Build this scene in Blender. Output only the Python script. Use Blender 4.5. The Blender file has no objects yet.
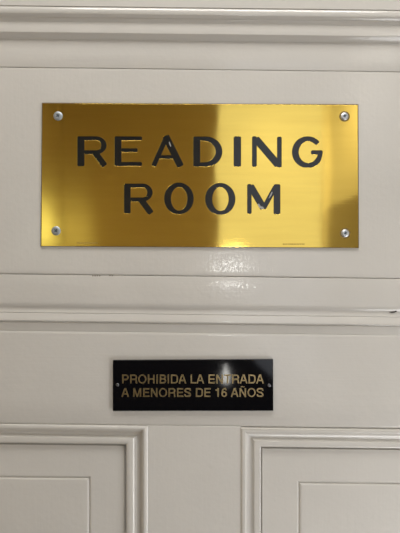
import bpy, bmesh, math, random
from mathutils import Vector

C = bpy.context.scene.collection
SC = bpy.context.scene
S = 0.00095            # metres per photo pixel on the door face
CZ = 1.55              # camera height
D = 400 * S            # camera to door face (0.38 m)

# ------------------------------------------------------------------ camera
cd = bpy.data.cameras.new('camera')
cd.sensor_fit = 'VERTICAL'; cd.sensor_height = 24.0; cd.lens = 24.0 * 400 / 533
cd.clip_start = 0.01
cam = bpy.data.objects.new('camera', cd); C.objects.link(cam)
cam.location = (0, -D, CZ); cam.rotation_euler = (math.pi / 2, 0, 0)
SC.camera = cam

# ------------------------------------------------------------------ world, lights, exposure
w = bpy.data.worlds.new('world'); SC.world = w; w.use_nodes = True
w.node_tree.nodes['Background'].inputs[0].default_value = (0.9, 0.95, 1.0, 1)
w.node_tree.nodes['Background'].inputs[1].default_value = 0.3
SC.view_settings.view_transform = 'Standard'; SC.view_settings.look = 'None'
SC.view_settings.gamma = 1.0; SC.view_settings.exposure = 0.19


def area(name, loc, target, sx, sy, power, col):
    l = bpy.data.lights.new(name, 'AREA'); l.shape = 'RECTANGLE'; l.size = sx; l.size_y = sy
    l.energy = power; l.color = col
    o = bpy.data.objects.new(name, l); C.objects.link(o); o.location = loc
    o.rotation_euler = (Vector(target) - Vector(loc)).to_track_quat('-Z', 'Y').to_euler()
    return o


area('over_door_fill', (0.06, -0.36, 2.46), (0.06, -0.22, 0.0), 0.8, 0.34, 8.0, (1.0, 0.985, 0.96))  # unseen light added above the door to brighten its upper part
area('right_fill', (0.64, -0.36, 0.98), (0.14, 0.0, 1.16), 0.4, 0.55, 4.0, (0.98, 0.985, 1.0))  # unseen light added at the right to brighten the door's lower right
area('left_glow_fill', (-0.72, -1.95, 1.78), (-0.90, -1.98, 1.78), 0.15, 0.15, 0.9, (0.74, 1.0, 1.1))  # added light that puts the glow into the plate's left reflection
area('far_wall_fill', (0.62, -1.45, 2.82), (0.95, -2.25, 2.35), 0.35, 0.35, 6.0, (1.0, 0.98, 0.94)).data.spread = 1.5  # added light that brightens the right wall mirrored in the plate


# ------------------------------------------------------------------ materials
def mat(name, col, rough=0.5, metal=0.0, **kw):
    m = bpy.data.materials.new(name); m.use_nodes = True
    b = m.node_tree.nodes['Principled BSDF']
    b.inputs['Base Color'].default_value = (*col, 1)
    b.inputs['Roughness'].default_value = rough
    b.inputs['Metallic'].default_value = metal
    for k, v in kw.items():
        b.inputs[k].default_value = v
    return m


def nd(m, t, **kw):
    n = m.node_tree.nodes.new(t)
    for k, v in kw.items():
        if k in n.inputs.keys(): n.inputs[k].default_value = v
        else: setattr(n, k, v)
    return n


def lk(m, a, b): m.node_tree.links.new(a, b)


def coords(m, scale, loc=(0, 0, 0)):
    tc = nd(m, 'ShaderNodeTexCoord'); mp = nd(m, 'ShaderNodeMapping')
    mp.inputs['Scale'].default_value = scale; mp.inputs['Location'].default_value = loc
    lk(m, tc.outputs['Object'], mp.inputs['Vector'])
    return mp.outputs['Vector']


def noise(m, vec, scale, detail=3, rough=0.5):
    n = nd(m, 'ShaderNodeTexNoise'); n.inputs['Scale'].default_value = scale
    n.inputs['Detail'].default_value = detail; n.inputs['Roughness'].default_value = rough
    lk(m, vec, n.inputs['Vector'])
    return n.outputs['Fac']


def bump(m, fac, dist, strength=1.0, normal=None):
    b = nd(m, 'ShaderNodeBump'); b.inputs['Distance'].default_value = dist
    b.inputs['Strength'].default_value = strength
    lk(m, fac, b.inputs['Height'])
    if normal is not None: lk(m, normal, b.inputs['Normal'])
    return b.outputs['Normal']


def bsdf(m): return m.node_tree.nodes['Principled BSDF']


def paint(name, col, streak):
    """old gloss paint put on with a brush; streak = (x, y, z) stretch of the brush marks"""
    m = mat(name, col, 0.11)
    n1 = noise(m, coords(m, streak), 1.0, 4, 0.6)
    n2 = noise(m, coords(m, (1, 1, 1)), 230, 1)
    n3 = noise(m, coords(m, (1, 1, 1), (3, 1, 2)), 14, 3)
    bv = nd(m, 'ShaderNodeBevel', samples=4); bv.inputs['Radius'].default_value = 0.0003
    a = bump(m, n1, 0.00035, 0.23, bv.outputs['Normal'])
    a = bump(m, n2, 0.0005, 0.24, a)
    lk(m, a, bsdf(m).inputs['Normal'])
    mx = nd(m, 'ShaderNodeMix', data_type='RGBA')
    mx.inputs[6].default_value = (*[c * 0.94 for c in col], 1); mx.inputs[7].default_value = (*[min(1, c * 1.05) for c in col], 1)
    lk(m, n3, mx.inputs[0]); lk(m, mx.outputs[2], bsdf(m).inputs['Base Color'])
    return m


PCOL = (0.638, 0.612, 0.568)
M_PAINT = paint('cream_gloss_paint', PCOL, (14, 60, 420))
M_PAINTV = paint('cream_gloss_paint_upright', PCOL, (420, 60, 14))

# brass: polished, faint horizontal brush lines, gently wavy sheet
M_BRASS = mat('polished_brass', (0.86, 0.60, 0.13), 0.07, 1.0)
m = M_BRASS
bv = nd(m, 'ShaderNodeBevel', samples=6); bv.inputs['Radius'].default_value = 0.0003
wv = noise(m, coords(m, (1, 1, 1), (1.3, 0, 0.4)), 11, 1)
st = noise(m, coords(m, (9, 1, 900)), 1.0, 2)
a = bump(m, wv, 0.0010, 0.5, bv.outputs['Normal'])
a = bump(m, st, 0.000012, 0.5, a)
lk(m, a, bsdf(m).inputs['Normal'])
rr = nd(m, 'ShaderNodeMapRange'); rr.inputs['To Min'].default_value = 0.025; rr.inputs['To Max'].default_value = 0.11
mx = nd(m, 'ShaderNodeMix', data_type='RGBA')
mx.inputs[6].default_value = (0.80, 0.545, 0.11, 1); mx.inputs[7].default_value = (0.92, 0.66, 0.145, 1)
lk(m, noise(m, coords(m, (10, 1, 130)), 1.0, 4, 0.65), mx.inputs[0]); lk(m, mx.outputs[2], bsdf(m).inputs['Base Color'])
lk(m, noise(m, coords(m, (8, 1, 40)), 1.0, 4), rr.inputs['Value']); lk(m, rr.outputs[0], bsdf(m).inputs['Roughness'])

M_ENAMEL = mat('black_enamel', (0.012, 0.013, 0.014), 0.16)
bv = nd(M_ENAMEL, 'ShaderNodeBevel', samples=4); bv.inputs['Radius'].default_value = 0.0004
lk(M_ENAMEL, bump(M_ENAMEL, noise(M_ENAMEL, coords(M_ENAMEL, (1, 1, 1)), 500, 2), 0.0002, 0.3, bv.outputs['Normal']), bsdf(M_ENAMEL).inputs['Normal'])
M_STEEL = mat('zinc_steel', (0.66, 0.69, 0.73), 0.42, 1.0)
lk(M_STEEL, bump(M_STEEL, noise(M_STEEL, coords(M_STEEL, (1, 1, 1)), 1400, 2), 0.0003, 0.5), bsdf(M_STEEL).inputs['Normal'])
M_SLOT = mat('slot_shadow_grey', (0.10, 0.12, 0.14), 0.5, 0.6)
M_BLACK = mat('black_gloss_plastic', (0.004, 0.004, 0.005), 0.06)
bv = nd(M_BLACK, 'ShaderNodeBevel', samples=4); bv.inputs['Radius'].default_value = 0.0004
lk(M_BLACK, bv.outputs['Normal'], bsdf(M_BLACK).inputs['Normal'])
M_GOLD = mat('gold_lettering', (0.62, 0.47, 0.24), 0.30, 0.95)
M_CHIP = mat('pale_grey_patch', (0.42, 0.42, 0.40), 0.45, 0.3)
M_MARKD = mat('engraved_mark_dark', (0.32, 0.20, 0.05), 0.5, 0.8)
M_MARKL = mat('engraved_mark_pale', (0.72, 0.52, 0.17), 0.4, 0.9)
M_CHIPW = mat('worn_paint_brown', (0.22, 0.19, 0.15), 0.7)
M_CRACK = mat('dark_crack', (0.05, 0.042, 0.035), 0.8)
M_WALL = mat('white_plaster', (0.72, 0.70, 0.66), 0.8)
lk(M_WALL, bump(M_WALL, noise(M_WALL, coords(M_WALL, (1, 1, 1)), 90, 3), 0.002, 0.3), bsdf(M_WALL).inputs['Normal'])
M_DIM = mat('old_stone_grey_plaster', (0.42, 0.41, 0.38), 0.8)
M_WOOD = mat('dark_oak', (0.10, 0.065, 0.04), 0.45)
mx = nd(M_WOOD, 'ShaderNodeMix', data_type='RGBA')
mx.inputs[6].default_value = (0.030, 0.022, 0.016, 1); mx.inputs[7].default_value = (0.055, 0.038, 0.025, 1)
lk(M_WOOD, noise(M_WOOD, coords(M_WOOD, (30, 30, 2)), 1.0, 4), mx.inputs[0]); lk(M_WOOD, mx.outputs[2], bsdf(M_WOOD).inputs['Base Color'])
M_SCREEN = mat('brown_painted_panelling', (0.64, 0.52, 0.36), 0.6)
M_FLOOR = mat('oak_floor', (0.36, 0.25, 0.15), 0.4)
mx = nd(M_FLOOR, 'ShaderNodeMix', data_type='RGBA')
mx.inputs[6].default_value = (0.10, 0.065, 0.04, 1); mx.inputs[7].default_value = (0.16, 0.10, 0.06, 1)
lk(M_FLOOR, noise(M_FLOOR, coords(M_FLOOR, (12, 1.2, 1)), 1.0, 4), mx.inputs[0]); lk(M_FLOOR, mx.outputs[2], bsdf(M_FLOOR).inputs['Base Color'])


def glow(name, col, strength):
    m = mat(name, (0.05, 0.05, 0.05), 0.4)
    bsdf(m).inputs['Emission Color'].default_value = (*col, 1); bsdf(m).inputs['Emission Strength'].default_value = strength
    return m


M_GLOWPANE = glow('guessed_frosted_pane', (0.96, 1.0, 1.08), 0.82)
M_HIGHLIGHTPANE = glow('added_highlight_glow', (1.0, 1.0, 0.96), 20.0)


# ------------------------------------------------------------------ mesh helpers
def obj(name, bm, m, parent=None, smooth=None):
    bmesh.ops.recalc_face_normals(bm, faces=bm.faces)
    me = bpy.data.meshes.new(name); bm.to_mesh(me); bm.free()
    me.materials.append(m)
    if smooth is not None:
        for p in me.polygons: p.use_smooth = True
        me.set_sharp_from_angle(angle=math.radians(smooth))
    o = bpy.data.objects.new(name, me); C.objects.link(o)
    if parent: o.parent = parent
    return o


def box(bm, x0, x1, y0, y1, z0, z1):
    v = [bm.verts.new((x, y, z)) for x in (x0, x1) for y in (y0, y1) for z in (z0, z1)]
    for f in ((0, 1, 3, 2), (4, 6, 7, 5), (0, 4, 5, 1), (2, 3, 7, 6), (0, 2, 6, 4), (1, 5, 7, 3)):
        bm.faces.new([v[i] for i in f])


def box_obj(name, x0, x1, y0, y1, z0, z1, m, parent=None):
    bm = bmesh.new(); box(bm, x0, x1, y0, y1, z0, z1)
    return obj(name, bm, m, parent)


def struct(o, label=None):
    o['kind'] = 'structure'
    if label: o['label'] = label
    return o


SL = 0.0118                                             # the old door has sagged: its rails drop a little to the right
def X(px): return (px - 200) * S
def Z(py): return CZ + (266.5 - py) * S                 # height on the door face of a row measured at mid width


def zat(py, d=0.0):
    """height of an edge that sits d metres proud of the door face"""
    return CZ + (266.5 - py) * S * (D - d) / D


def extrude_profile(bm, prof, x0, x1, back, nx=24):
    """prof: list of (py, d_mm). A strip swept along x, with a slight sag to the right, closed at the back."""
    rows = []
    pts = [(zat(py, d * 0.001), -d * 0.001) for py, d in prof]
    pts = [(pts[0][0], back)] + pts + [(pts[-1][0], back)]
    for i in range(nx + 1):
        x = x0 + (x1 - x0) * i / nx
        rows.append([bm.verts.new((x, y, z - SL * x)) for z, y in pts])
    n = len(pts)
    for i in range(nx):
        for k in range(n):
            k2 = (k + 1) % n
            bm.faces.new((rows[i][k], rows[i][k2], rows[i + 1][k2], rows[i + 1][k]))
    bm.faces.new(rows[0]); bm.faces.new(rows[-1][::-1])


def strip(name, prof, parent, x0, x1, m=None, back=0.012):
    bm = bmesh.new(); extrude_profile(bm, prof, x0, x1, back)
    return obj(name, bm, m or M_PAINT, parent, 28)


# ------------------------------------------------------------------ the room behind the photographer
RX0, RX1, RY, RH = -0.90, 0.95, -2.6, 2.9
DX0, DX1, DTOP = X(-305), X(695), Z(-420)
struct(box_obj('floor', RX0 - .1, RX1 + .1, RY - .1, 0.1, -0.1, 0, M_FLOOR))
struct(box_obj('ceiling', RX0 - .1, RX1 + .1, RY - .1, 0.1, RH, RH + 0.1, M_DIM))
struct(box_obj('wall_left', RX0 - .1, RX0, RY - .1, 0.1, 0, RH, M_SCREEN))
struct(box_obj('wall_right', RX1, RX1 + .1, RY - .1, 0.1, 0, RH, M_WALL))
bm = bmesh.new()
box(bm, RX0, DX0, 0.0, 0.1, 0, RH); box(bm, DX1, RX1, 0.0, 0.1, 0, RH); box(bm, DX0, DX1, 0.0, 0.1, DTOP, RH)
box(bm, DX0, DX1, 0.06, 0.1, 0, DTOP)
struct(obj('wall_front', bm, M_WALL))
struct(box_obj('wall_back', RX0, RX1, RY - .1, RY, 0, RH, M_WALL))
# a brown panelled partition on the left of the far side; its edge is the line mirrored in the brass
PY = -2.25
xe = 0.0425 * (D - PY)
struct(box_obj('wall_partition', RX0, xe, PY - 0.06, PY, 0, RH, M_SCREEN))
struct(box_obj('reflection_trim_3', RX0, xe, PY, PY + 0.02, 0, CZ - 0.40, M_WOOD))  # dark facing added to keep the sign's left reflection black
# unseen glowing pane beside it, guessed to give the brass its bright half
WY = RY + 0.02


def wx(s): return s * (D - WY)
def wz(s): return CZ + s * (D - WY)


win = struct(box_obj('guessed_window_1', xe - 0.02, wx(0.305), WY - 0.015, WY, wz(-0.30), wz(0.42), M_GLOWPANE))
bm = bmesh.new()
for a_ in ((xe - .03, RX1, wz(.42), wz(.42) + .06), (wx(0.305), RX1, wz(-.30), wz(.42)), (xe - .03, RX1, wz(-.30) - .05, wz(-.30))):
    box(bm, a_[0], a_[1], RY, RY + 0.05, a_[2], a_[3])
obj('window_frame', bm, M_WALL, win)
box_obj('highlight_pane', wx(0.056), wx(0.098), WY, WY + 0.01, wz(-0.006), wz(0.040), M_HIGHLIGHTPANE, win)  # unseen bright pane added for the gloss highlight under the plaque
# unseen dark oak board, cut to shape the reflection in the black sign
bm = bmesh.new()
poly = [(xe - .03, 0), (RX1, 0), (RX1, wz(-.46)), (wx(.30), wz(-.38)), (wx(.135), wz(-.235)), (wx(.11), wz(-.115)), (xe - .03, wz(-.115))]
f0 = [bm.verts.new((x, RY + .08, z)) for x, z in poly]; f1 = [bm.verts.new((x, RY + .05, z)) for x, z in poly]
bm.faces.new(f0); bm.faces.new(f1[::-1])
for i in range(len(poly)):
    j = (i + 1) % len(poly); bm.faces.new((f0[i], f0[j], f1[j], f1[i]))
struct(obj('reflection_trim_1', bm, M_WOOD))
# added glowing pane, shaped to make the pointed reflection in the sign
bm = bmesh.new()
pts = [(.056, -.292), (.074, -.292), (.074, -.272), (.064, -.240), (.056, -.272)]
f0 = [bm.verts.new((s * (D - RY - .085), RY + .085, CZ + t * (D - RY - .085))) for s, t in pts]
f1 = [bm.verts.new((v.co.x, RY + .075, v.co.z)) for v in f0]
bm.faces.new(f0); bm.faces.new(f1[::-1])
for i in range(5):
    j = (i + 1) % 5; bm.faces.new((f0[i], f0[j], f1[j], f1[i]))
struct(obj('pointed_glow', bm, glow('added_pointed_glow', (1.0, 0.98, 0.92), 13.0)))

# unseen dado added on the right wall to darken the plate's lower right reflection
struct(box_obj('reflection_trim_2', RX1 - 0.02, RX1, RY + 0.09, -1.0, 0, CZ + 0.42, mat('beige_reflection_trim', (0.27, 0.22, 0.15), 0.5)))

# ------------------------------------------------------------------ the door
door = bpy.data.objects.new('door_1', None); C.objects.link(door)
struct(door, 'cream gloss painted panelled door with moulded rails')

# head moulding: flat board above, bead, two slanting undersides stepping back to the rail
strip('head_moulding', [
    (-420, 7), (-60, 7), (7.6, 7), (8.0, 6.3), (8.5, 6.3), (8.9, 7), (9.8, 7.5), (11.5, 7.7), (13.8, 7.6), (15.2, 7.2),
    (16.4, 6.2), (18.6, 5.0), (19.6, 5.0), (20.4, 4.8), (23.2, 3.5), (24.0, 3.5), (27, 3.9), (31, 4.1), (34.0, 3.9), (35.0, 3.4),
    (37.4, 1.8), (39.8, 0.4), (40.8, 0.0), (43, 0)], door, DX0, DX1)
strip('upper_rail', [(43, 0), (55, 0), (68.4, 0), (69.0, -0.15), (69.5, -0.8), (69.8, -1.0)], door, DX0, DX1)
strip('name_board', [(69.8, -1.0), (70.0, -0.5), (70.2, -0.15), (74, 0), (180, 0), (270, 0), (273.8, 0.15), (275.0, 0), (275.8, -0.6), (276.3, -1.6)], door, DX0, DX1, M_PAINTV)
strip('lock_rail', [(276.3, -1.6), (276.6, -0.7), (276.9, -0.1), (277.6, 0), (290, 0), (301, 0), (304.5, -0.1)], door, DX0, DX1)
strip('rail_moulding', [
    (304.5, -0.1), (306.5, -0.3), (308.2, -1.0), (309.2, -1.7), (310.2, -1.8), (311.5, -1.8), (313.4, -1.4), (314.3, -1.3), (314.8, -1.8), (315.4, -1.3), (317, -0.9), (320, -0.2), (322, 0.2),
    (322.6, 0.1), (322.9, -1.2), (323.7, -1.6), (324.2, -1.0), (326, -1.2), (329, -2.0), (331.3, -2.5), (332.2, -2.6), (332.7, -3.0), (333.2, -2.7), (334.4, -2.2), (336, -2.2)],
    door, DX0, DX1)
strip('lower_rail', [(336, -2.2), (345, -2), (400, -2), (424.2, -2), (425.0, -2.3), (425.7, -3)], door, DX0, DX1)
strip('stile', [(425.7, -2.9), (426.4, -2.3), (428, -2.2), (700, -2.2), (1500, -2.2)], door, X(148), X(241.2), M_PAINTV)
for a_, b_ in ((-305, -190), (580, 695)):
    strip('stile', [(425.7, -2.9), (426.4, -2.3), (428, -2.2), (700, -2.2), (1500, -2.2)], door, X(a_), X(b_), M_PAINTV)
strip('bottom_rail', [(1500, -2.2), (1700, -2.2), (1880, -2.2)], door, DX0, DX1)

MOULD = [(-0.6, -3.4), (0.0, -3.3), (0.4, -3.0), (0.9, -2.0), (1.8, -1.2), (3.0, -0.8), (4.0, -0.8), (4.8, -1.1), (5.4, -2.3), (7.2, -4.1), (9.0, -4.8), (10.2, -5.0),
         (10.9, -4.7), (11.4, -4.5), (11.8, -4.6), (12.4, -4.0), (13.6, -3.0), (15.4, -2.7), (17.2, -2.9), (18.8, -3.3), (19.4, -3.8), (19.7, -8.0), (20.9, -8.2)]


def frame_rings(bm, prof, x0, x1, ytop, ybot, close=False, wide=1.0, gx=0.0):
    """a profile (inset px, d mm) mitred round a rectangle; its top edge follows the sag"""
    prev = None
    for ins, d in prof:
        ix = ins * wide if ins < 24.5 else ins + gx
        d *= 0.001; k = (D - d) / D
        ring = []
        for cx, cy in ((x0 + ix, ytop + ins), (x1 - ix, ytop + ins), (x1 - ix, ybot - ins), (x0 + ix, ybot - ins)):
            x = X(cx) * k
            ring.append(bm.verts.new((x, -d, CZ + (266.5 - cy) * S * k - SL * x)))
        if prev:
            for i in range(4):
                j = (i + 1) % 4; bm.faces.new((prev[i], prev[j], ring[j], ring[i]))
        prev = ring
    if close: bm.faces.new(prev)


for x0, x1, ytop, g, wide, gx in ((-190, 149.0, 425.6, 49.8, 1.17, 6.2), (240.0, 580, 426.6, 51.0, 1.06, 4.2)):
    bm = bmesh.new(); frame_rings(bm, MOULD, x0, x1, ytop, 1500, False, wide)
    obj('panel_moulding', bm, M_PAINT, door, 30)
    bm = bmesh.new()
    frame_rings(bm, [(20.7, -9.0), (20.8, -6.6), (21.1, -6.4), (24, -6.4), (g + 1.5, -6.2), (g + 2.4, -6.3), (g + 3.2, -7.4), (g + 3.8, -7.5), (g + 4.8, -6.4), (g + 6.2, -6.0), (g + 10, -5.9)], x0, x1, ytop, 1500, True, wide, gx)
    pn = obj('panel', bm, M_PAINTV, door)


# little cracks and knocks in the paint
def blob(bm, pts, y, th):
    f0 = [bm.verts.new((X(px), y, Z(py))) for px, py in pts]; f1 = [bm.verts.new((v.co.x, y + th, v.co.z)) for v in f0]
    bm.faces.new(f0); bm.faces.new(f1[::-1])
    n = len(pts)
    for i in range(n):
        j = (i + 1) % n; bm.faces.new((f0[i], f0[j], f1[j], f1[i]))


bm = bmesh.new(); blob(bm, [(389.5, 312.6), (392.5, 311.9), (395.2, 311.6), (397, 310.2), (398.4, 309.0), (400.5, 308.6), (399, 309.9), (397.6, 311.4), (395.6, 312.7), (392.5, 313.2)], 0.0012, 0.001)
obj('paint_crack', bm, M_CRACK, door)['label'] = 'dark crack in the paint of the moulding at the right'
random.seed(5)
for cx, cy, n in ((92, 275.9, 4), (109, 275.7, 2)):
    bm = bmesh.new()
    for i in range(n):
        x = cx + i * 2.2 + random.uniform(-.5, .5)
        blob(bm, [(x, cy - .4), (x + .8, cy - .7), (x + 1.5, cy - .2), (x + .9, cy + .5), (x + .1, cy + .4)], -0.0001, 0.0006)
    obj('paint_mark', bm, M_CHIPW, door)

# ------------------------------------------------------------------ brass plaque
TH = 0.0013                                             # plate thickness
FY = -TH                                                # its front face


RR = 1.5


def outline_stroke(pts, w, cap=True, n=8):
    """polygon outline (px) of a stroke through pts with width w (or one width per point), round ends"""
    ws = w if isinstance(w, (list, tuple)) else [w] * len(pts)
    P = [Vector(p) for p in pts]; L, R = [], []
    for i, p in enumerate(P):
        if i == 0: t = (P[1] - p).normalized()
        elif i == len(P) - 1: t = (p - P[i - 1]).normalized()
        else: t = ((p - P[i - 1]).normalized() + (P[i + 1] - p).normalized()).normalized()
        nrm = Vector((-t.y, t.x)); h = ws[i] / 2
        L.append(p + nrm * h); R.append(p - nrm * h)
    out = list(L)

    def capend(p, t, h):
        nrm = Vector((-t.y, t.x)); c = []
        rr = min(h, RR)
        for k in range(n + 1):
            a_ = math.pi / 2 * k / n
            c.append(p + nrm * (h - rr + rr * math.cos(a_)) + t * (-rr + rr * math.sin(a_)))
        for k in range(n + 1):
            a_ = math.pi / 2 * (1 - k / n)
            c.append(p - nrm * (h - rr + rr * math.cos(a_)) + t * (-rr + rr * math.sin(a_)))
        return c
    t1 = (P[-1] - P[-2]).normalized(); t0 = (P[0] - P[1]).normalized()
    out = L[1:-1] + capend(P[-1], t1, ws[-1] / 2) + R[1:-1][::-1] + capend(P[0], t0, ws[0] / 2)
    # drop coincident points
    res = []
    for q in out:
        if not res or (q - res[-1]).length > 1e-4: res.append(q)
    if (res[0] - res[-1]).length < 1e-4: res.pop()
    return res


def arc(cx, cy, rx, ry, a0, a1, n=24):
    return [(cx + rx * math.cos(math.radians(a0 + (a1 - a0) * i / n)), cy - ry * math.sin(math.radians(a0 + (a1 - a0) * i / n))) for i in range(n + 1)]


def prism_px(bm, poly, y0, y1):
    a_ = [bm.verts.new((X(p[0]), y0, Z(p[1]))) for p in poly]; b_ = [bm.verts.new((X(p[0]), y1, Z(p[1]))) for p in poly]
    bm.faces.new(a_); bm.faces.new(b_[::-1])
    n = len(poly)
    for i in range(n):
        j = (i + 1) % n; bm.faces.new((a_[i], a_[j], b_[j], b_[i]))


def ring_px(bm, outer, inner, y0, y1):
    n = len(outer)
    R_ = [[bm.verts.new((X(p[0]), y, Z(p[1]))) for p in q] for q in (outer, inner) for y in (y0, y1)]
    for i in range(n):
        j = (i + 1) % n
        for a_, b_ in ((0, 1), (1, 3), (3, 2), (2, 0)):
            bm.faces.new((R_[a_][i], R_[a_][j], R_[b_][j], R_[b_][i]))


YC0, YC1 = FY + 0.0008, FY - 0.001                      # cutter depth range


def solid(shapes, keep=None):
    """union of stroke prisms -> mesh with just two y levels"""
    objs = []
    for s in shapes:
        bm = bmesh.new()
        if isinstance(s, dict): ring_px(bm, s['outer'], s['inner'], YC0, YC1)
        else: prism_px(bm, s, YC0, YC1)
        bmesh.ops.recalc_face_normals(bm, faces=bm.faces)
        me = bpy.data.meshes.new('stroke'); bm.to_mesh(me); bm.free()
        o = bpy.data.objects.new('stroke', me); C.objects.link(o); objs.append(o)
    base = objs[0]
    for o in objs[1:]:
        md = base.modifiers.new('u', 'BOOLEAN'); md.operation = 'UNION'; md.solver = 'EXACT'; md.object = o
    bpy.context.view_layer.update()
    me = bpy.data.meshes.new_from_object(base.evaluated_get(bpy.context.evaluated_depsgraph_get()))
    for o in objs: bpy.data.objects.remove(o, do_unlink=True)
    return me


def st_(pts, w): return outline_stroke(pts, w)
def ell(cx, cy, rx, ry, n=56): return [(cx + rx * math.cos(2 * math.pi * i / n), cy - ry * math.sin(2 * math.pi * i / n)) for i in range(n)]


def letter_R(x, y0, y1, right, leg, sw):
    bar = y0 + (y1 - y0) * 0.60
    r = (bar - y0) / 2; ym = (y0 + bar) / 2; hx = right - r - 1.2
    bowl = [(x, y0 + 2.0)] + [(hx + (r + 1.2 - 2.7) * math.cos(math.radians(a_)), ym - (r - 1.95) * math.sin(math.radians(a_))) for a_ in range(90, -91, -9)] + [(x, bar - 2.0)]
    k = len(bowl); ws = [4.0 + 1.6 * math.exp(-((i - (k - 1) / 2) / (k / 5)) ** 2) for i in range(k)]
    return [st_([(x, y0), (x, y1)], sw), st_(bowl, ws), st_([(right - 12, bar - 2.5), leg], 6.2)]


LETTERS = [
    ('R', letter_R(81.3, 136.8, 166.5, 106.8, (105.2, 166.3), 7.2)),
    ('E', [st_([(118.3, 136.8), (118.3, 166.5)], 7.0), st_([(117, 138.9), (142.3, 138.9)], 4.1), st_([(117, 150.6), (138.0, 150.6)], 3.9), st_([(117, 164.4), (142.3, 164.4)], 4.1)]),
    ('A', [st_([(167.0, 136.6), (153.6, 166.6)], 4.9), st_([(165.6, 136.2), (180.8, 166.8)], 7.0), st_([(158, 157.4), (176.5, 157.4)], 3.6)]),
    ('D', [st_([(196.7, 137), (196.7, 167)], 7.0),
           st_([(196, 139.1)] + [(204.5 + 14.4 * math.cos(math.radians(a_)), 152 - 12.9 * math.sin(math.radians(a_))) for a_ in range(90, -91, -9)] + [(196, 164.9)],
               [4.2] + [4.2 + 2.4 * math.cos(math.radians(a_)) for a_ in range(90, -91, -9)] + [4.2])]),
    ('I', [st_([(237.2, 136.8), (237.2, 167.0)], 7.3)]),
    ('N', [st_([(254.2, 136.8), (254.2, 167.2)], 4.6), st_([(255.4, 139.0), (278.2, 165.7)], 7.2), st_([(279.1, 137.2), (279.1, 167.8)], 4.5)]),
    ('G', [st_([(307.6 + 12.6 * math.cos(math.radians(a_)), 152.5 - 13.3 * math.sin(math.radians(a_))) for a_ in range(38, 341, 8)],
               [4.6 + 2.0 * abs(math.cos(math.radians(a_))) * (1 if a_ > 90 else .3) * (.4 if a_ > 290 else 1) for a_ in range(38, 341, 8)]),
           st_([(310.6, 152.8), (322.3, 152.8)], 4.2), st_([(319.9, 151.0), (319.6, 155.5), (318.2, 160.2)], 4.6)]),
    ('R', letter_R(127.6, 183.9, 213.6, 152.8, (151.4, 213.6), 6.7)),
    ('O', [dict(outer=ell(179.0, 198.7, 14.8, 15.8), inner=ell(179.2, 199.0, 8.1, 11.8))]),
    ('O', [dict(outer=ell(220.1, 199.2, 15.1, 15.9), inner=ell(220.3, 199.3, 8.2, 11.9))]),
    ('M', [st_([(249.2, 184.4), (249.2, 214.0)], 4.3), st_([(250.2, 186.0), (263.6, 208.8)], 6.8), st_([(275.6, 186.3), (263.2, 208.8)], 4.6), st_([(276.7, 184.5), (276.7, 214.4)], 6.6)]),
]
plaque = bpy.data.objects.new('brass_plaque', None); C.objects.link(plaque)
plaque['label'] = 'polished brass plaque engraved READING ROOM, screwed to the upper door board'
plaque['category'] = 'sign'

meshes = [solid(sh) for _, sh in LETTERS]
# plate blank
bm = bmesh.new()
kp = (D - TH) / D
cor = [(42.6, 103.4), (357.7, 105.0), (358.2, 247.7), (41.3, 246.1)]
fr = [bm.verts.new((X(a_) * kp, FY, CZ + (Z(b_) - CZ) * kp)) for a_, b_ in cor]; bk = [bm.verts.new((v.co.x, 0, v.co.z)) for v in fr]
bm.faces.new(fr); bm.faces.new(bk[::-1])
for i in range(4):
    j = (i + 1) % 4; bm.faces.new((fr[i], fr[j], bk[j], bk[i]))
plate = obj('plate', bm, M_BRASS, plaque)
bm = bmesh.new(); q = 0.35
blob(bm, [(cor[0][0] - q, cor[0][1] - q), (cor[1][0] + q, cor[1][1] - q), (cor[2][0] + q, cor[2][1] + q), (cor[3][0] - q, cor[3][1] + q)], -0.0009, 0.0009)
obj('backing', bm, mat('tarnished_brown_backing', (0.16, 0.12, 0.06), 0.6), plaque)
# cut the letters out of its face
cut = bmesh.new()
for me in meshes: cut.from_mesh(me)
cme = bpy.data.meshes.new('cutter'); cut.to_mesh(cme); cut.free()
co = bpy.data.objects.new('cutter', cme); C.objects.link(co)
md = plate.modifiers.new('engrave', 'BOOLEAN'); md.operation = 'DIFFERENCE'; md.solver = 'EXACT'; md.object = co
bpy.context.view_layer.update()
nm = bpy.data.meshes.new_from_object(plate.evaluated_get(bpy.context.evaluated_depsgraph_get()))
plate.modifiers.clear(); plate.data = nm; nm.name = 'plate'
bpy.data.objects.remove(co, do_unlink=True)
for (ch, _), me in zip(LETTERS, meshes):
    for v in me.vertices:
        v.co.y = FY + 0.00025 if v.co.y < FY else FY + 0.00085
    me.materials.clear(); me.materials.append(M_ENAMEL); me.name = 'letter'
    o = bpy.data.objects.new('letter', me); C.objects.link(o); o.parent = plaque
    o['label'] = 'engraved black letter ' + ch

# pale grey patches on the A and the M
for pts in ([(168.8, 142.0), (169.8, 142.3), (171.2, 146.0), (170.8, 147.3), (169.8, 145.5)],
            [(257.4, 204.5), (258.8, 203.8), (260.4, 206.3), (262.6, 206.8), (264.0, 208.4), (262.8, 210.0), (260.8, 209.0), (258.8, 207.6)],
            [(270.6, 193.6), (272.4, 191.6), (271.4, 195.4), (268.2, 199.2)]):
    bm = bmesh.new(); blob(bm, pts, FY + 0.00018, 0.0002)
    obj('paint_mark', bm, M_CHIP, plaque)

# faint makers' marks: rows of tiny worn strokes
random.seed(3)
for x0, x1, y, mm in ((77.5, 97.0, 243.1, M_MARKL), (282.5, 303.0, 244.2, M_MARKD)):
    bm = bmesh.new(); x = x0
    while x < x1:
        wd = random.uniform(.7, 1.3)
        blob(bm, [(x, y - .5), (x + wd, y - .6), (x + wd, y + .5), (x, y + .45)], FY - 0.00004, 0.00006)
        x += wd + random.uniform(.35, .6)
    obj('maker_mark', bm, mm, plaque)


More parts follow.
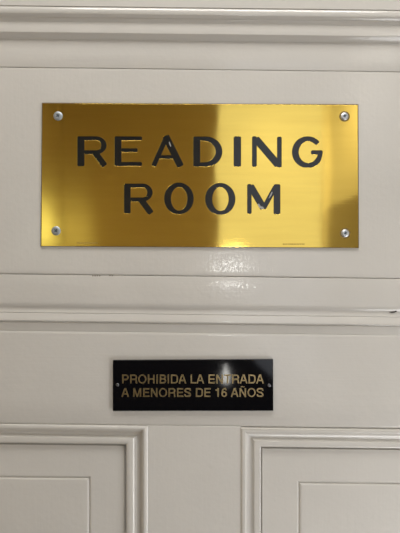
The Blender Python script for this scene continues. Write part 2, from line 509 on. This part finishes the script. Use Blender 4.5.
M_DULL = mat('dull_zinc', (0.42, 0.46, 0.50), 0.55, 0.9)


def screw_head(parent, px, py, r_px, y, dome, ang, material=None):
    """domed head with a recessed cross, built as rings with the cross a child"""
    r = r_px * S; cx, cz = X(px), Z(py)
    bm = bmesh.new(); N = 28; prev = None
    prof = [(1.0, 0.0), (1.0, 0.25), (0.93, 0.55), (0.78, 0.82), (0.58, 0.97), (0.42, 1.0), (0.30, 0.92), (0.20, 0.55)]
    for q, h in prof:
        ring = [bm.verts.new((cx + r * q * math.cos(2 * math.pi * i / N), y - dome * h, cz + r * q * math.sin(2 * math.pi * i / N))) for i in range(N)]
        if prev:
            for i in range(N):
                j = (i + 1) % N; bm.faces.new((prev[i], prev[j], ring[j], ring[i]))
        else: bm.faces.new(ring)
        prev = ring
    bm.faces.new(prev)
    s = obj('screw', bm, material or M_STEEL, parent, 40)
    bm = bmesh.new()
    a1, b1 = 0.40 * r, 0.12 * r
    base = [(b1, a1), (b1, b1), (a1, b1), (a1, -b1), (b1, -b1), (b1, -a1), (-b1, -a1), (-b1, -b1), (-a1, -b1), (-a1, b1), (-b1, b1), (-b1, a1)]
    ca, sa = math.cos(ang), math.sin(ang)
    f0 = [bm.verts.new((cx + u * ca - v * sa, y - dome * 1.02, cz + u * sa + v * ca)) for u, v in base]
    f1 = [bm.verts.new((q.co.x, y - dome * 0.5, q.co.z)) for q in f0]
    bm.faces.new(f0); bm.faces.new(f1[::-1])
    for i in range(12):
        j = (i + 1) % 12; bm.faces.new((f0[i], f0[j], f1[j], f1[i]))
    obj('cross_slot', bm, M_SLOT, s)
    return s


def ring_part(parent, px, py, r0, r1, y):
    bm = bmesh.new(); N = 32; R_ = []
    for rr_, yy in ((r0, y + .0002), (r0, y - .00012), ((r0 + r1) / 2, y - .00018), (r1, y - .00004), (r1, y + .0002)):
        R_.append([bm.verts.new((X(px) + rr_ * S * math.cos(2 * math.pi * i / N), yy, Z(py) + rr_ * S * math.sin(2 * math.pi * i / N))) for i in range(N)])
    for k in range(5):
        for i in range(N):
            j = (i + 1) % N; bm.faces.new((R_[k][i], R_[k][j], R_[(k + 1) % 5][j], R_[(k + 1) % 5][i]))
    obj('screw_ring', bm, M_RING, parent, 50)


M_RING = mat('dark_brass', (0.30, 0.21, 0.08), 0.4, 0.9)
for px, py in ((344.0, 117.0), (344.6, 233.4)): ring_part(plaque, px, py, 3.6, 5.3, FY)  # dark brass ring round each right-hand screw
for px, py, an in ((58.6, 116.6, .5), (344.0, 117.0, .2), (56.6, 231.0, .9), (344.6, 233.4, .35)):
    screw_head(plaque, px, py, 4.6 if px < 200 else 3.9, FY, 0.0012, an, M_DULL if px < 200 else None)

# ------------------------------------------------------------------ black sign
sign = bpy.data.objects.new('black_sign', None); C.objects.link(sign)
sign['label'] = 'small black gloss sign with two lines of gold Spanish lettering'
sign['category'] = 'sign'
SY0 = 0.002; SF = -0.0006                               # back on the recessed lower rail, front face
ks = (D - 0.0006) / D
bm = bmesh.new()
cor = [(113.0, 360.2), (273.0, 359.2), (273.2, 410.5), (113.0, 410.7)]
fr = [bm.verts.new((X(a_), SF, Z(b_))) for a_, b_ in cor]; bk = [bm.verts.new((v.co.x, SY0, v.co.z)) for v in fr]
bm.faces.new(fr); bm.faces.new(bk[::-1])
for i in range(4):
    j = (i + 1) % 4; bm.faces.new((fr[i], fr[j], bk[j], bk[i]))
obj('panel', bm, M_BLACK, sign)
ADV = dict(P=667, R=722, O=778, H=722, I=278, B=667, D=722, A=667, L=556, E=667, N=722, T=611, M=833, S=667)
ADV.update({'\u00d1': 722, '1': 556, '6': 556, ' ': 278})
RR = 0.02
LW = 1.45                                               # stroke width of the sign letters in px


def bez(*p, n=14):
    """cubic curve"""
    out = []
    for i in range(n + 1):
        t = i / n; u = 1 - t
        out.append(tuple(u ** 3 * p[0][k] + 3 * u * u * t * p[1][k] + 3 * u * t * t * p[2][k] + t ** 3 * p[3][k] for k in (0, 1)))
    return out


def bow(x0, x1, ya, yb):
    """bar - half round - bar, opening to the left"""
    r = (yb - ya) / 2; c = x1 - r
    return [(x0, ya)] + [(c + r * math.cos(math.radians(a_)), (ya + yb) / 2 - r * math.sin(math.radians(a_))) for a_ in range(90, -91, -15)] + [(x0, yb)]


def sign_glyph(ch, w, t, b):
    """strokes of a grotesque capital in a box from 0 to w (outer width), t to b (outer height)"""
    h = LW / 2; H = b - t; T, B = t + h, b - h; L, R_ = h, w - h; m_ = t + H * 0.5
    V = lambda x: [(x, t), (x, b)]
    if ch == 'P': return [V(L), bow(L, R_, T, t + H * .56)]
    if ch == 'R': return [V(L), bow(L, R_ - .2, T, t + H * .54), [(R_ - .9, t + H * .54), (R_ - .45, t + H * .66), (R_ - .3, b - 1.2), (R_ + .15, b)]]
    if ch == 'B': return [V(L), bow(L, R_ - .3, T, m_ - .1), bow(L, R_, m_ - .1, B)]
    if ch == 'D': return [V(L), [(L, T)] + bez((w * .45, T), (w * .9, T), (R_, t + H * .25), (R_, m_)) + bez((R_, m_), (R_, t + H * .75), (w * .9, B), (w * .45, B))[1:] + [(L, B)]]
    if ch in 'O': return ['ring']
    if ch == 'H': return [V(L), V(R_), [(L, m_ - .1), (R_, m_ - .1)]]
    if ch == 'I': return [V(w / 2)]
    if ch == 'A': return [[(w / 2 - .2, t), (L - .15, b)], [(w / 2 + .2, t), (R_ + .15, b)], [(w * .22, t + H * .66), (w * .78, t + H * .66)]]
    if ch == 'L': return [V(L), [(L, B), (w, B)]]
    if ch == 'E': return [V(L), [(L, T), (w, T)], [(L, m_ - .1), (w * .94, m_ - .1)], [(L, B), (w, B)]]
    if ch in 'N\u00d1': return [V(L), V(R_), [(L + .1, t + .2), (R_ - .1, b - .2)]]
    if ch == 'T': return [[(0, T), (w, T)], V(w / 2)]
    if ch == 'M': return [V(L), V(R_), [(L + .2, t), (w / 2, b)], [(R_ - .2, t), (w / 2, b)]]
    if ch == 'S': return [bez((R_ - .1, t + H * .30), (R_ - .1, t + H * .05), (w * .7, T), (w * .5, T)) + bez((w * .5, T), (w * .2, T), (L, t + H * .12), (L, t + H * .28))[1:]
                          + bez((L, t + H * .28), (L, t + H * .5), (R_, t + H * .46), (R_, t + H * .72))[1:] + bez((R_, t + H * .72), (R_, t + H * .9), (w * .75, B), (w * .5, B))[1:]
                          + bez((w * .5, B), (w * .2, B), (L, t + H * .9), (L, t + H * .68))[1:]]
    if ch == '1': return [V(R_), [(0.1, t + H * .24), (w * .55, t + H * .2), (R_, t + .1)]]
    if ch == '6': return ['bowl', bez((R_ - .2, t + H * .26), (R_ - .3, t + H * .02), (L, t - H * .12), (L, t + H * .68), n=18)]


BOX = dict(P=(76, 627), R=(80, 690), O=(38, 740), H=(75, 647), I=(85, 195), B=(78, 630), D=(78, 685), A=(14, 654), L=(76, 537), E=(82, 620), N=(75, 647), T=(20, 591), M=(74, 760), S=(40, 625))
BOX.update({'\u00d1': (75, 647), '1': (80, 370), '6': (38, 518)})


def glyph(ch, x0, x1, ytop, ybot):
    w_ = x1 - x0; shapes = []
    for q in sign_glyph(ch, w_, ytop, ybot):
        if q in ('ring', 'bowl'):
            t_ = ytop if q == 'ring' else ytop + (ybot - ytop) * .36
            cy = (t_ + ybot) / 2; ry = (ybot - t_) / 2
            shapes.append(dict(outer=ell(x0 + w_ / 2, cy, w_ / 2, ry, 40), inner=ell(x0 + w_ / 2, cy, w_ / 2 - LW, ry - LW * .9, 40)))
        else: shapes.append(outline_stroke([(x0 + a_, b_) for a_, b_ in q], LW))
    if ch == '\u00d1':
        shapes.append(outline_stroke([(x0 + w_ * u_, ytop - v_) for u_, v_ in ((.2, 1.0), (.35, 1.6), (.5, 1.35), (.65, 1.1), (.8, 1.7))], 0.9))
    me = solid(shapes)
    for v in me.vertices: v.co.y = SF - 0.00006 if v.co.y < FY else SF + 0.0002
    me.materials.clear(); me.materials.append(M_GOLD); me.name = 'letter'
    o = bpy.data.objects.new('letter', me); C.objects.link(o); o.parent = sign
    return o


for text, yt, yb in (('PROHIBIDA LA ENTRADA', 374.3, 383.3), ('A MENORES DE 16 A\u00d1OS', 387.9, 396.7)):
    tot = sum(ADV[c] for c in text) - 90; k = 141.4 / tot; x = 122.0 - 50 * k
    for c in text:
        if c != ' ':
            b0, b1 = BOX[c]; top = yt
            ov = 0.12 if c in 'OS6' else 0
            glyph(c, x + b0 * k, x + b1 * k, top - ov, yb + ov)
        x += ADV[c] * k
for px, py in ((117.6, 384.6), (269.0, 385.2)):
    screw_head(sign, px, py, 1.7, SF, 0.0006, .4, mat('dull_dark_steel', (0.20, 0.20, 0.21), 0.4, 0.9))
